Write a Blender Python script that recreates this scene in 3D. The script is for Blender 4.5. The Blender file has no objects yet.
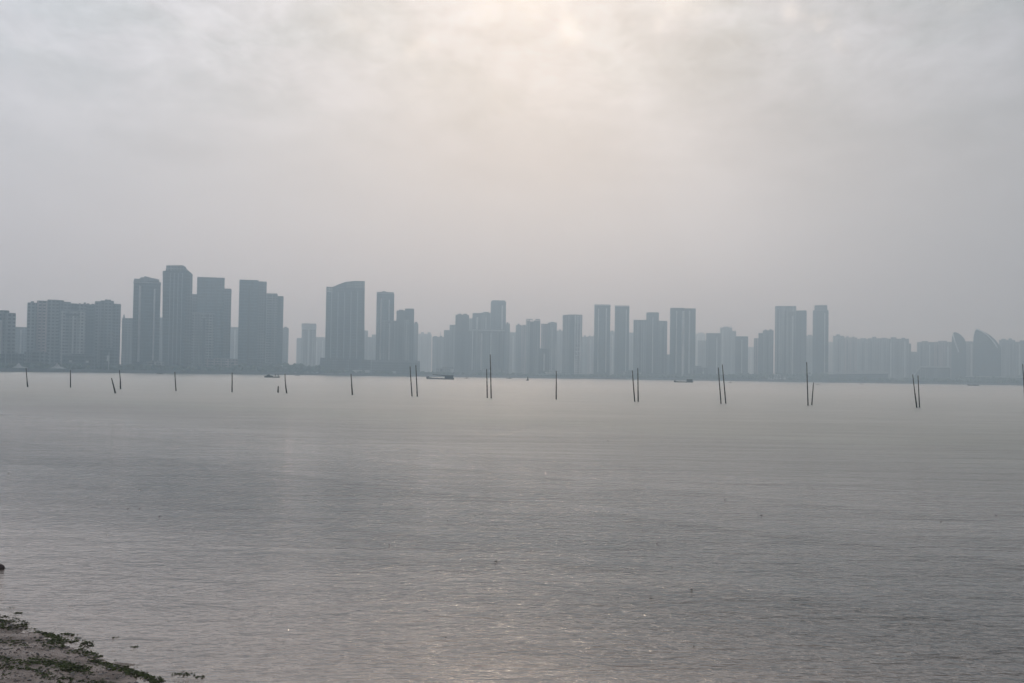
import bpy, bmesh, math, random
from mathutils import Vector, Matrix, noise

sc = bpy.context.scene
COL = sc.collection
PI = math.pi

# ------------------------------------------------------------------ camera
CAM = Vector((0, 0, 3.0)); FPX = 1138.0
PITCH = math.atan(34.3 / FPX); ROLL = math.radians(0.878)
r0 = Vector((1, 0, 0)); u0 = Vector((0, -math.sin(PITCH), math.cos(PITCH))); F = Vector((0, math.cos(PITCH), math.sin(PITCH)))
R = r0 * math.cos(ROLL) + u0 * math.sin(ROLL); U = -r0 * math.sin(ROLL) + u0 * math.cos(ROLL)
cam = bpy.data.objects.new('camera', bpy.data.cameras.new('camera')); COL.objects.link(cam)
cam.data.lens = FPX / 1024 * 36; cam.data.sensor_width = 36; cam.data.clip_start = 0.1; cam.data.clip_end = 20000
M = Matrix((R, U, -F)).transposed().to_4x4(); M.translation = CAM
cam.matrix_world = M
sc.camera = cam

def ray(px, py): return F * FPX + R * (px - 512) + U * (341.5 - py)
def pix(px, py, Y):
    d = ray(px, py); return CAM + d * (Y / d.y)
def onwater(px, py, z=0.0):
    d = ray(px, py); return CAM + d * ((z - CAM.z) / d.z)
def hor(px): return 375.8 + (px - 512) * math.tan(ROLL)

# ------------------------------------------------------------------ exposure, sun, world
sc.view_settings.view_transform = 'Standard'; sc.view_settings.look = 'None'
sc.view_settings.exposure = 0.0; sc.view_settings.gamma = 1; sc.view_settings.use_curve_mapping = False
try:
    sc.cycles.volume_bounces = 3; sc.cycles.max_bounces = 6
    sc.cycles.sample_clamp_indirect = 6.0; sc.cycles.use_denoising = True; sc.cycles.use_adaptive_sampling = False
except Exception: pass

SUN_EL, SUN_AZ = math.radians(21.5), math.radians(0.6)     # azimuth to the right of straight ahead
SUND = Vector((math.cos(SUN_EL) * math.sin(SUN_AZ), math.cos(SUN_EL) * math.cos(SUN_AZ), math.sin(SUN_EL)))
sl = bpy.data.lights.new('sun', 'SUN'); sl.energy = 0.5; sl.angle = math.radians(70); sl.color = (1.0, 1.0, 0.99)
so = bpy.data.objects.new('sun', sl); COL.objects.link(so)
so.rotation_euler = SUND.to_track_quat('Z', 'Y').to_euler(); so.location = (0, 500, 400)

class G:
    """small helper that writes node expressions"""
    def __init__(s, nt): s.nt = nt; s.n = nt.nodes; s.l = nt.links
    def put(s, inp, v):
        if isinstance(v, bpy.types.NodeSocket): s.l.new(v, inp)
        else: inp.default_value = v
    def m(s, op, a, b=None, c=None, clamp=False):
        n = s.n.new('ShaderNodeMath'); n.operation = op; n.use_clamp = clamp
        s.put(n.inputs[0], a)
        if b is not None: s.put(n.inputs[1], b)
        if c is not None: s.put(n.inputs[2], c)
        return n.outputs[0]
    def v(s, op, a, b=None, scale=None):
        n = s.n.new('ShaderNodeVectorMath'); n.operation = op
        s.put(n.inputs[0], a)
        if b is not None: s.put(n.inputs[1], b)
        if scale is not None: s.put(n.inputs[3], scale)
        return n.outputs[1] if op in ('DOT_PRODUCT', 'LENGTH', 'DISTANCE') else n.outputs[0]
    def xyz(s, x, y, z):
        n = s.n.new('ShaderNodeCombineXYZ'); s.put(n.inputs[0], x); s.put(n.inputs[1], y); s.put(n.inputs[2], z); return n.outputs[0]
    def sep(s, v):
        n = s.n.new('ShaderNodeSeparateXYZ'); s.put(n.inputs[0], v); return n.outputs
    def noise(s, v, scale, detail=3, rough=0.5, dist=0.0, col=False):
        n = s.n.new('ShaderNodeTexNoise'); s.put(n.inputs['Vector'], v)
        n.inputs['Scale'].default_value = scale; n.inputs['Detail'].default_value = detail
        n.inputs['Roughness'].default_value = rough; n.inputs['Distortion'].default_value = dist
        return n.outputs['Color' if col else 'Fac']
    def rng(s, x, a, b, c, d, smooth=True):
        n = s.n.new('ShaderNodeMapRange'); n.interpolation_type = 'SMOOTHSTEP' if smooth else 'LINEAR'
        for i, q in enumerate((x, a, b, c, d)): s.put(n.inputs[i], q)
        return n.outputs[0]
    def mix(s, f, a, b):
        n = s.n.new('ShaderNodeMix'); n.data_type = 'RGBA'
        s.put(n.inputs[0], f); s.put(n.inputs[6], a); s.put(n.inputs[7], b); return n.outputs[2]
    def scale(s, col, f): return s.v('SCALE', col, scale=f)

w = bpy.data.worlds.new('World'); sc.world = w; w.use_nodes = True
nt = w.node_tree; nt.nodes.clear(); g = G(nt)
tc = nt.nodes.new('ShaderNodeTexCoord'); D = tc.outputs['Generated']
sky = nt.nodes.new('ShaderNodeTexSky'); sky.sky_type = 'NISHITA'; sky.sun_disc = False
sky.sun_elevation = SUN_EL; sky.sun_rotation = SUN_AZ; sky.air_density = 1.6; sky.dust_density = 5.0; sky.ozone_density = 1.0
dx, dy, dz = g.sep(D)
zc = g.m('MAXIMUM', dz, 0.0)
# cloud deck: direction projected on a level sheet
den = g.m('ADD', zc, 0.16)
uv = g.xyz(g.m('DIVIDE', dx, den), g.m('DIVIDE', dy, den), 0.0)
n1 = g.noise(uv, 1.5, 6, 0.55)
n2 = g.noise(g.v('MULTIPLY', uv, (1.0, 0.8, 1)), 4.2, 5, 0.6, 0.3)
n3 = g.noise(g.v('MULTIPLY', uv, (1.1, 0.7, 1)), 13.0, 4, 0.62, 0.4)
up = g.rng(dz, 0.10, 0.30, 0.0, 1.0)
cl = g.m('ADD', g.m('MULTIPLY', g.m('SUBTRACT', n1, 0.5), 0.55), g.m('MULTIPLY', g.m('SUBTRACT', n2, 0.5), 0.75))
cl = g.m('ADD', cl, g.m('MULTIPLY', g.m('MULTIPLY', g.m('SUBTRACT', n3, 0.5), .62), g.rng(dz, 0.16, 0.30, 0.15, 1.0)))
cl = g.m('MULTIPLY', cl, g.m('ADD', 0.06, g.m('MULTIPLY', up, 0.94)))
lum = g.rng(dz, -0.02, 0.17, 0.44, 0.562)
lum = g.m('ADD', lum, g.rng(dz, 0.17, 0.32, 0.0, 0.075))
lum = g.m('SUBTRACT', lum, g.rng(dz, 0.40, 0.9, 0.0, 0.12))
# the overcast is brightest round the hidden sun, duller to both sides
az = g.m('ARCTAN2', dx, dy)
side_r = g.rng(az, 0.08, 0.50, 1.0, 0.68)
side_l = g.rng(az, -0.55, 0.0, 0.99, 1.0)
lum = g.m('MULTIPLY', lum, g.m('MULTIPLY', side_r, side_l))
back = g.rng(dy, -0.4, 0.7, 0.72, 1.0)
lum = g.m('MULTIPLY', lum, back)
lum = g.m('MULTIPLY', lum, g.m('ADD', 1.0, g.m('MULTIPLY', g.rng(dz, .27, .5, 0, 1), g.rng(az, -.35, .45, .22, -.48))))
lum = g.m('MULTIPLY', lum, g.m('ADD', 1.0, cl))
# crepuscular fan: brightness that varies with the angle round the sun
rel = g.v('SUBTRACT', D, tuple(SUND)); rx, ry, rz = g.sep(rel)
ang = g.m('ARCTAN2', rx, g.m('MULTIPLY', rz, -1.0))
def gauss(x, c, s): 
    t = g.m('DIVIDE', g.m('SUBTRACT', x, c), s); return g.m('EXPONENT', g.m('MULTIPLY', g.m('MULTIPLY', t, t), -1.0))
fan = g.m('ADD', g.m('MULTIPLY', gauss(ang, 0.62, 0.15), 0.095), g.m('MULTIPLY', gauss(ang, 0.22, 0.13), 0.015))
fan = g.m('SUBTRACT', fan, g.m('MULTIPLY', gauss(ang, 0.98, 0.18), 0.085))
fan = g.m('SUBTRACT', fan, g.m('MULTIPLY', gauss(ang, -0.55, 0.3), 0.02))
fan = g.m('ADD', fan, g.m('MULTIPLY', g.m('SUBTRACT', g.noise(g.xyz(g.m('MULTIPLY', ang, 5.0), 0.3, 0.0), 1.0, 2), 0.5), 0.05))
lum = g.m('MULTIPLY', lum, g.m('SUBTRACT', 1.0, g.m('MULTIPLY', gauss(az, .02, .16), g.rng(dz, .08, .2, 0.0, .105))))
rd = g.v('LENGTH', rel)
fan = g.m('MULTIPLY', fan, g.m('MULTIPLY', g.rng(rd, 0.02, 0.12, 0.0, 1.0), g.rng(rd, 0.25, 0.45, 1.0, 0.15)))
lum = g.m('MULTIPLY', lum, g.m('ADD', 1.0, fan))
# hue: pinkish left, neutral middle, bluish right and up
tint = g.mix(g.rng(az, -0.4, 0.05, 0.0, 1.0), (.95, 1.01, 1.16, 1), (.90, 1.03, 1.21, 1))
tint = g.mix(g.rng(az, 0.05, 0.40, 0.0, 1.0), tint, (0.90, 1.0, 1.18, 1))
tint = g.mix(g.rng(dz, 0.08, 0.2, 0.0, 0.8), tint, (.935, .995, 1.115, 1))
tint = g.mix(g.m('MULTIPLY', g.rng(dz, 0.16, 0.30, 0.0, 1.0), g.rng(n2, 0.38, 0.58, 1.0, 0.05)), tint, (0.90, 1.0, 1.12, 1))
tint = g.mix(g.rng(dz, 0.32, 0.5, 0.0, 1.0), tint, (.86, 1.03, 1.26, 1))
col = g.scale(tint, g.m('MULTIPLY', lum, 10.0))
# breaks in the cloud where the light comes through
wn = g.v('SUBTRACT', g.noise(D, 22.0, 4, 0.6, col=True), (0.5, 0.5, 0.5))
Dw = g.v('ADD', D, g.v('SCALE', wn, scale=0.055))
glow = None
for px, py, s, a in ((508, -14, .022, .55), (530, 6, .016, .35), (572, 26, .010, .75), (486, 14, .011, .35), (556, 2, .012, .4), (680, 6, .013, .60),
                     (655, 24, .008, .40), (800, 8, .011, .6), (822, 26, .008, .5), (845, 46, .008, .4), (418, 46, .011, .34),
                     (350, 20, .013, .3), (375, 38, .010, .14), (30, 52, .022, .12), (425, 95, .010, .10), (185, 22, .012, .12), (735, 50, .012, .12),
                     (500, 98, .012, .10), (965, 4, .012, .2), (700, -60, .05, .4), (300, -80, .05, .3), (510, -75, .0135, 290.0)):
    d = ray(px, py).normalized()
    q = g.v('DISTANCE', Dw, tuple(d)); q = g.m('DIVIDE', q, s)
    e = g.m('MULTIPLY', g.m('EXPONENT', g.m('MULTIPLY', g.m('MULTIPLY', q, q), -1.0)), a)
    glow = e if glow is None else g.m('ADD', glow, e)
col = g.v('ADD', col, g.scale((2.6, 2.2, 1.75), glow))
halo = g.m('EXPONENT', g.m('MULTIPLY', g.m('DIVIDE', rd, 0.16), -1.0))
col = g.v('ADD', col, g.scale((0.06, 0.06, 0.06), halo))
col = g.mix(0.06, col, sky.outputs[0])
bg = nt.nodes.new('ShaderNodeBackground'); bg.inputs['Strength'].default_value = 0.1
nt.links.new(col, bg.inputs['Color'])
ow = nt.nodes.new('ShaderNodeOutputWorld'); nt.links.new(bg.outputs[0], ow.inputs['Surface'])

# ------------------------------------------------------------------ object helpers
def tag(o, label=None, cat=None, group=None, kind=None):
    if label: o['label'] = label
    if cat: o['category'] = cat
    if group: o['group'] = group
    if kind: o['kind'] = kind
    return o
def empty(name, loc, rz=0):
    o = bpy.data.objects.new(name, None); COL.objects.link(o); o.location = loc; o.rotation_euler.z = rz
    o.empty_display_size = 1; return o
def build(name, bm, mat, parent=None, smooth=False, loc=None):
    me = bpy.data.meshes.new(name); bm.normal_update(); bm.to_mesh(me); bm.free()
    for m_ in (mat if isinstance(mat, (list, tuple)) else [mat]): me.materials.append(m_)
    if smooth:
        for p in me.polygons: p.use_smooth = True
    o = bpy.data.objects.new(name, me); COL.objects.link(o)
    if parent: o.parent = parent
    if loc is not None: o.location = loc
    return o
def box(bm, x0, x1, y0, y1, z0, z1):
    vs = [bm.verts.new(p) for p in ((x0, y0, z0), (x1, y0, z0), (x1, y1, z0), (x0, y1, z0), (x0, y0, z1), (x1, y0, z1), (x1, y1, z1), (x0, y1, z1))]
    for f in ((0, 3, 2, 1), (4, 5, 6, 7), (0, 1, 5, 4), (1, 2, 6, 5), (2, 3, 7, 6), (3, 0, 4, 7)): bm.faces.new([vs[i] for i in f])
    return vs
def prism(bm, pts, z0, z1):
    """footprint polygon (x,y), counter-clockwise seen from above, pulled up"""
    a = [bm.verts.new((x, y, z0)) for x, y in pts]; b = [bm.verts.new((x, y, z1)) for x, y in pts]
    n = len(pts)
    for i in range(n): bm.faces.new((a[i], a[(i + 1) % n], b[(i + 1) % n], b[i]))
    bm.faces.new(list(reversed(a))); bm.faces.new(b)
def elev(bm, pts, y0, y1):
    """front outline (x,z) counter-clockwise seen from the front, pushed back from y0 to y1"""
    a = [bm.verts.new((x, y0, z)) for x, z in pts]; b = [bm.verts.new((x, y1, z)) for x, z in pts]
    n = len(pts)
    bm.faces.new(a); bm.faces.new(list(reversed(b)))
    for i in range(n): bm.faces.new((a[(i + 1) % n], a[i], b[i], b[(i + 1) % n]))
def tube(bm, path, rads, seg=8):
    rings = []
    for i, p in enumerate(path):
        d = (path[min(i + 1, len(path) - 1)] - path[max(i - 1, 0)]).normalized()
        s = d.orthogonal().normalized(); t = d.cross(s)
        rings.append([bm.verts.new(p + (s * math.cos(2 * PI * k / seg) + t * math.sin(2 * PI * k / seg)) * rads[i]) for k in range(seg)])
    for a, b in zip(rings, rings[1:]):
        for k in range(seg): bm.faces.new((a[k], a[(k + 1) % seg], b[(k + 1) % seg], b[k]))
    bm.faces.new(list(reversed(rings[0]))); bm.faces.new(rings[-1])

ICO = {}
def ico(bm, sub, fn):
    """adds an icosphere of radius 1 whose vertices are moved by fn"""
    if sub not in ICO:
        t_ = bmesh.new(); bmesh.ops.create_icosphere(t_, subdivisions=sub, radius=1.0); t_.verts.index_update()
        ICO[sub] = ([v.co.copy() for v in t_.verts], [[v.index for v in f.verts] for f in t_.faces]); t_.free()
    V_, F_ = ICO[sub]; vs = [bm.verts.new(fn(c)) for c in V_]
    for f in F_: bm.faces.new([vs[i] for i in f])

# ------------------------------------------------------------------ materials
def mat(name, col, rough=0.8, metal=0, var=0.12, vscale=0.5, spec=0.5, bump=0.0, bscale=4.0):
    m = bpy.data.materials.new(name); m.use_nodes = True; h = G(m.node_tree); b = m.node_tree.nodes['Principled BSDF']
    t = m.node_tree.nodes.new('ShaderNodeTexCoord').outputs['Object']
    n = h.noise(t, vscale, 5, 0.6)
    f = h.rng(n, 0.3, 0.7, 1 - var, 1 + var)
    h.l.new(h.scale((col[0], col[1], col[2]), f), b.inputs['Base Color'])
    b.inputs['Roughness'].default_value = rough; b.inputs['Metallic'].default_value = metal
    b.inputs['Specular IOR Level'].default_value = spec
    if bump:
        bp = m.node_tree.nodes.new('ShaderNodeBump'); bp.inputs['Distance'].default_value = bump
        h.l.new(h.noise(t, bscale, 6, 0.65), bp.inputs['Height']); h.l.new(bp.outputs[0], b.inputs['Normal'])
    return m

def facade(name, wall, glass, floor=3.2, bay=3.6, wfrac=0.6, hfrac=0.5):
    """concrete or stone wall with rows of windows cut in by position on the wall"""
    m = bpy.data.materials.new(name); m.use_nodes = True; h = G(m.node_tree); b = m.node_tree.nodes['Principled BSDF']
    tcn = m.node_tree.nodes.new('ShaderNodeTexCoord'); x, y, z = h.sep(tcn.outputs['Object'])
    gn = m.node_tree.nodes.new('ShaderNodeNewGeometry'); nx, ny, nz = h.sep(gn.outputs['Normal'])
    u = h.m('ADD', x, h.m('MULTIPLY', y, 0.9))
    fx = h.m('FRACT', h.m('DIVIDE', u, bay)); fz = h.m('FRACT', h.m('DIVIDE', z, floor))
    a = h.m('LESS_THAN', h.m('ABSOLUTE', h.m('SUBTRACT', fx, 0.5)), wfrac / 2)
    c = h.m('LESS_THAN', h.m('ABSOLUTE', h.m('SUBTRACT', fz, 0.5)), hfrac / 2)
    side = h.m('LESS_THAN', h.m('ABSOLUTE', nz), 0.5)
    mask = h.m('MULTIPLY', h.m('MULTIPLY', a, c), side)
    cell = h.xyz(h.m('FLOOR', h.m('DIVIDE', u, bay)), h.m('FLOOR', h.m('DIVIDE', z, floor)), 0)
    wn_ = m.node_tree.nodes.new('ShaderNodeTexWhiteNoise'); h.l.new(cell, wn_.inputs['Vector'])
    gl = h.scale(glass, h.rng(wn_.outputs['Value'], 0, 1, 0.6, 1.5, False))
    n = h.noise(tcn.outputs['Object'], 0.06, 5, 0.6)
    st = h.noise(h.v('MULTIPLY', tcn.outputs['Object'], (0.25, 0.25, 0.012)), 1.0, 3, 0.5)
    wl = h.scale(wall, h.m('MULTIPLY', h.rng(n, 0.3, 0.7, 0.85, 1.12), h.rng(st, 0.3, 0.7, 0.55, 1.5)))
    h.l.new(h.mix(mask, wl, gl), b.inputs['Base Color'])
    h.l.new(h.rng(mask, 0, 1, 0.85, 0.25, False), b.inputs['Roughness'])
    return m

FAC = {
    'grey': facade('facade_grey', (.17, .17, .165), (.03, .035, .04)),
    'pale': facade('facade_pale', (.27, .265, .25), (.06, .065, .07), 3.1, 3.3),
    'pink': facade('facade_pink', (.30, .235, .22), (.04, .045, .05), 3.0, 3.8),
    'dark': facade('facade_dark', (.085, .09, .095), (.02, .025, .03), 3.4, 2.8, .7, .6),
    'glass': facade('facade_glass', (.07, .09, .10), (.03, .045, .055), 3.8, 1.8, .85, .75),
    'white': facade('facade_white', (.55, .54, .52), (.08, .09, .10), 3.2, 4.2, .55, .45),
}
M_roof = mat('roof_grey', (.16, .16, .16), 0.9, vscale=.1)
M_band = mat('dark_glass', (.025, .03, .035), 0.2, vscale=.1)
M_conc = mat('pale_concrete', (.45, .44, .42), 0.85, vscale=.08)
M_white = mat('white_paint', (.72, .72, .71), 0.5, vscale=.4)
M_steel = mat('grey_steel', (.25, .26, .27), 0.5, 0.6)

# ------------------------------------------------------------------ water
SHORE_Y = 1600.0
def along(px):
    """the far shore bends round the bay, nearest at the left; depth factor in the direction of an image column"""
    return bay((px - 512) / FPX)
def bay(t):
    t = max(-.6, min(.6, t)); return 1.04 / (1 - .5 * t) * (1 - .75 * t * t) * (1 + .42 * min(t, 0))
LA, LB = Vector((-6.3, 14.0)), Vector((-3.1, 10.9))      # two points of the near waterline
LD = (LB - LA).normalized(); LN = Vector((LD.y, -LD.x))    # LN points away from the land (checked below)
if LN.dot(-LA) > 0: LN = -LN
def shore_s(x, y):
    """metres inland of the waterline, negative over water"""
    return -(Vector((x, y)) - LA).dot(LN)

mw = bpy.data.materials.new('sea_water'); mw.use_nodes = True; h = G(mw.node_tree); b = mw.node_tree.nodes['Principled BSDF']
P = mw.node_tree.nodes.new('ShaderNodeTexCoord').outputs['Object']
def st(v, sx, sy, off=0.0): return h.v('ADD', h.v('MULTIPLY', v, (sx, sy, 1)), (off, off * 1.7, 0))
patch = h.noise(st(P, .040, .075, 3), 1.0, 4, 0.6, 0.4)           # slicks and ruffled patches
patch2 = h.noise(st(P, .10, .55, 9), 1.0, 4, 0.6, 0.5)
ruff = h.m('ADD', h.rng(patch, .36, .62, 0.72, 1.12), h.rng(patch2, .35, .65, -0.18, 0.22))
PX, PY, PZ = h.sep(P)
s_in = h.m('ADD', h.m('MULTIPLY', h.m('SUBTRACT', PX, LA.x), LN.x), h.m('MULTIPLY', h.m('SUBTRACT', PY, LA.y), LN.y))  # metres out from the beach
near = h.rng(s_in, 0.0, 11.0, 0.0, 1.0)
body_sheen = h.mix(near, (.165, .10, .070, 1), (.026, .027, .022, 1))
body_sheen = h.mix(h.rng(s_in, 8, 60, 0, 1), body_sheen, (.185, .186, .146, 1))  # paler outward: sky reflection painted into the base colour, shallows keep their own tint
body_sheen = h.mix(h.rng(s_in, 30, 120, 0, 1), body_sheen, (.26, .26, .215, 1))
pv = h.noise(st(P, .08, .3, 1), 1.0, 5, .6)
h.l.new(h.scale(body_sheen, h.rng(pv, .3, .7, .88, 1.12)), b.inputs['Base Color'])
b.inputs['IOR'].default_value = 1.33; h.l.new(h.m('SUBTRACT', h.rng(s_in, 5, 36, .13, .34), h.rng(s_in, 30, 260, 0, .06)), b.inputs['Roughness'])
b.inputs['Specular IOR Level'].default_value = 0.5
w1 = h.noise(st(P, 0.9, 1.4), 1.0, 3, .55, .6)
w2 = h.noise(st(P, 3.2, 4.6, 5), 1.0, 4, .6, .5)
w3 = h.noise(st(P, 13, 17, 2), 1.0, 3, .6, .4)
hgt = h.m('ADD', h.m('ADD', h.m('MULTIPLY', w1, .06), h.m('MULTIPLY', w2, .040)), h.m('MULTIPLY', w3, .014))
w0 = h.noise(st(P, .22, .42, 8), 1.0, 4, .6, .5)
hgt = h.m('ADD', h.m('MULTIPLY', hgt, h.rng(s_in, 14, 70, 2.8, 1.2)), h.m('MULTIPLY', w0, h.rng(s_in, 25, 160, 0.03, .28)))
hgt = h.m('MULTIPLY', hgt, h.m('MULTIPLY', ruff, h.m('MULTIPLY', h.rng(s_in, 0.0, 12.0, 0.16, 1.0), h.rng(s_in, 60.0, 350.0, 1.0, 0.6))))
# small wavelets running in parallel to the beach
wv = mw.node_tree.nodes.new('ShaderNodeTexWave'); wv.wave_type = 'BANDS'; wv.bands_direction = 'X'
h.l.new(h.xyz(s_in, h.m('MULTIPLY', PX, .12), 0), wv.inputs['Vector'])
wv.inputs['Scale'].default_value = 0.055; wv.inputs['Distortion'].default_value = 2.2; wv.inputs['Detail'].default_value = 2; wv.inputs['Detail Scale'].default_value = 1.6
wl = h.m('POWER', wv.outputs['Fac'], 7.0)
wl = h.m('MULTIPLY', wl, h.m('MULTIPLY', h.rng(s_in, 3.0, 7.0, 0.0, 1.0), h.rng(s_in, 16.0, 30.0, 1.0, 0.0)))
hgt = h.m('ADD', hgt, h.m('MULTIPLY', wl, .09))
# fine chop on the skin of the water: this is what catches the light of the cloud break
cb_ = mw.node_tree.nodes.new('ShaderNodeBump'); cb_.inputs['Distance'].default_value = 1.0
chop = h.m('ADD', h.m('MULTIPLY', w1, .10), h.m('MULTIPLY', h.noise(st(P, 6, 8, 3), 1.0, 1, .4, .3), .055))
h.l.new(chop, cb_.inputs['Height']); h.l.new(cb_.outputs[0], b.inputs['Coat Normal'])
h.l.new(h.rng(s_in, 22, 60, .36, 0), b.inputs['Coat Weight']); b.inputs['Coat Roughness'].default_value = .012; b.inputs['Coat IOR'].default_value = 1.33
bp = mw.node_tree.nodes.new('ShaderNodeBump'); bp.inputs['Distance'].default_value = 1.0; bp.inputs['Strength'].default_value = 1.0
h.l.new(hgt, bp.inputs['Height']); h.l.new(bp.outputs[0], b.inputs['Normal'])

bm = bmesh.new()
xs = [-3500, -1200, -400, -120, -40, -12, 0, 12, 40, 120, 400, 1200, 3500]
ys = [-250, -60, -10, 5, 15, 30, 60, 120, 250, 500, 1000, 1620, 3200]
grid = [[bm.verts.new((x, y, 0)) for x in xs] for y in ys]
for j in range(len(ys) - 1):
    for i in range(len(xs) - 1): bm.faces.new((grid[j][i], grid[j][i + 1], grid[j + 1][i + 1], grid[j + 1][i]))
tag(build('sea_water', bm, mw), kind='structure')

# ------------------------------------------------------------------ near beach
def beach_z(x, y):
    s = shore_s(x, y)
    s += 0.35 * noise.noise((x * .5, y * .5, 1.3)) + 0.10 * noise.noise((x * 2.1, y * 2.1, 4))
    if s < 0: z = max(s * 0.10, -1.6)
    elif s < 2.5: z = s * 0.055
    elif s < 7.5: z = .1375 + (s - 2.5) / 5 * 1.26
    else: z = 1.4
    if s > -1.5:
        z += 0.018 * noise.noise((x * 3.5, y * 3.5, 0)) + 0.008 * noise.noise((x * 11, y * 11, 7))
    return z
sand = bpy.data.materials.new('wet_sand'); sand.use_nodes = True; h2 = G(sand.node_tree); bs = sand.node_tree.nodes['Principled BSDF']
Ps = sand.node_tree.nodes.new('ShaderNodeTexCoord').outputs['Object']
a1 = h2.noise(Ps, 2.2, 6, .65); a2 = h2.noise(Ps, 26, 5, .7); a3 = h2.noise(Ps, 90, 3, .6)
c1 = h2.mix(h2.rng(a1, .35, .65, 0, 1), (.27, .165, .12, 1), (.12, .07, .042, 1))
c1 = h2.mix(h2.rng(a2, .50, .68, 0, .8), c1, (.038, .030, .022, 1))
c1 = h2.mix(h2.rng(a3, .58, .72, 0, .5), c1, (.36, .30, .28, 1))
h2.l.new(c1, bs.inputs['Base Color']); bs.inputs['Roughness'].default_value = .5
h2.l.new(h2.rng(a1, .3, .7, .28, .7), bs.inputs['Roughness'])
bb = sand.node_tree.nodes.new('ShaderNodeBump'); bb.inputs['Distance'].default_value = .03
h2.l.new(h2.m('ADD', a2, h2.m('MULTIPLY', a3, .35)), bb.inputs['Height']); h2.l.new(bb.outputs[0], bs.inputs['Normal'])
bm = bmesh.new()
def lin(a, b_, n): return [a + (b_ - a) * i / n for i in range(n + 1)]
xs = [-240, -160, -100, -60, -35, -20, -14] + lin(-11, 0, 110) + lin(0.4, 8, 19) + [12, 20, 35, 60, 100, 160, 240]
ys = [-240, -160, -100, -60, -30, -15, -8] + lin(-4, 6, 20) + lin(6.1, 17, 109) + [19, 23, 30, 50, 90, 150, 240]
grid = [[bm.verts.new((x, y, beach_z(x, y))) for x in xs] for y in ys]
for j in range(len(ys) - 1):
    for i in range(len(xs) - 1): bm.faces.new((grid[j][i], grid[j][i + 1], grid[j + 1][i + 1], grid[j + 1][i]))
tag(build('beach_ground', bm, sand, smooth=True), kind='structure')

def onbeach(px, py):
    d = ray(px, py).normalized(); t = 5.0
    for _ in range(60):
        p = CAM + d * t; z = max(beach_z(p.x, p.y), 0.0)
        if abs(p.z - z) < 1e-4: break
        t += (p.z - z) / abs(d.z)
    return CAM + d * t

weed = bpy.data.materials.new('green_seaweed'); weed.use_nodes = True; h3 = G(weed.node_tree); b3 = weed.node_tree.nodes['Principled BSDF']
Pw = weed.node_tree.nodes.new('ShaderNodeNewGeometry').outputs['Position']
cw = h3.mix(h3.rng(h3.noise(Pw, 5, 4, .6), .35, .65, 0, 1), (.026, .030, .008, 1), (.062, .072, .018, 1))
cw = h3.mix(h3.rng(h3.noise(Pw, 30, 3, .6), .5, .7, 0, 1), cw, (.12, .13, .035, 1))
h3.l.new(cw, b3.inputs['Base Color']); b3.inputs['Roughness'].default_value = .75; b3.inputs['Specular IOR Level'].default_value = .15
def frond(bm, p, s, rr):
    """one ruffled sheet of weed lying on the sand"""
    n = rr.randint(5, 8); a0 = rr.random() * 6.3; zz = rr.uniform(.2, .9) * s
    c = bm.verts.new((p.x, p.y, p.z + zz * .6)); ring = []
    el = rr.uniform(.35, 1.0); th = rr.random() * PI
    for k in range(n):
        a = a0 + 2 * PI * k / n; r = s * rr.uniform(.5, 1.2)
        ex, ey = r * math.cos(a), r * el * math.sin(a)
        ring.append(bm.verts.new((p.x + ex * math.cos(th) - ey * math.sin(th), p.y + ex * math.sin(th) + ey * math.cos(th), p.z + rr.uniform(-.25, .7) * s * .6)))
    for k in range(n): bm.faces.new((c, ring[k], ring[(k + 1) % n]))
    return c, ring[0]
rr = random.Random(5)
bm = bmesh.new()
# strand lines of weed: (x0,y0,x1,y1,half width px,count)
for x0, y0, x1, y1, hw, cnt in ((-30, 612, 27, 625, 3.5, 420), (-20, 620, 24, 632, 2.6, 260), (24, 629, 60, 636, 2.0, 150), (44, 633, 62, 640, 2.6, 150),
                                (62, 634, 74, 635, 1.0, 35), (48, 641, 92, 644, 3.0, 300), (60, 646, 100, 657, 3.5, 190), (36, 640, 52, 648, 3.5, 90),
                                (30, 660, 78, 668, 5, 420), (60, 664, 92, 672, 4, 330), (-10, 656, 30, 664, 3, 160), (90, 660, 132, 672, 3.5, 330), (126, 670, 165, 682, 3.2, 330),
                                (150, 680, 168, 690, 2.5, 120), (-10, 667, 40, 669, 1.8, 120), (35, 674, 120, 686, 5, 260), (84, 652, 102, 656, 1.5, 30), (-10, 640, 30, 645, 3, 90),
                                (-60, 640, 20, 690, 20, 300), (90, 684, 170, 700, 5, 200)):
    for _ in range(cnt):
        t = rr.random(); q = onbeach(x0 + (x1 - x0) * t + rr.gauss(0, 2), y0 + (y1 - y0) * t + rr.gauss(0, hw * .55))
        if noise.noise((q.x * 5, q.y * 5, 2)) < -.28: continue
        frond(bm, q, rr.uniform(.008, .026), rr)
tag(build('seaweed_mat', bm, weed), 'dark green seaweed washed up in strands along the near waterline', 'seaweed', kind='stuff')
bm = bmesh.new()
M_peb = mat('pebble', (.16, .13, .115), .6, var=.4, vscale=14)
def stone(bm, p, s, rr, flat=.6):
    sx, sy = rr.uniform(.7, 1.4), rr.uniform(.7, 1.3)
    ico(bm, 1, lambda c: Vector((c.x * s * sx * rr.uniform(.85, 1.1), c.y * s * sy * rr.uniform(.85, 1.1), c.z * s * flat)) + p)
for _ in range(1500):
    px, py = rr.uniform(-40, 175), rr.uniform(622, 700)
    q = onbeach(px, py)
    if shore_s(q.x, q.y) < 0.05: continue
    stone(bm, q, rr.choice((.005, .007, .009, .012, .018)), rr)
tag(build('beach_pebbles', bm, M_peb), 'small wet pebbles and shell bits scattered on the sand', 'pebbles', kind='stuff')

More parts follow.
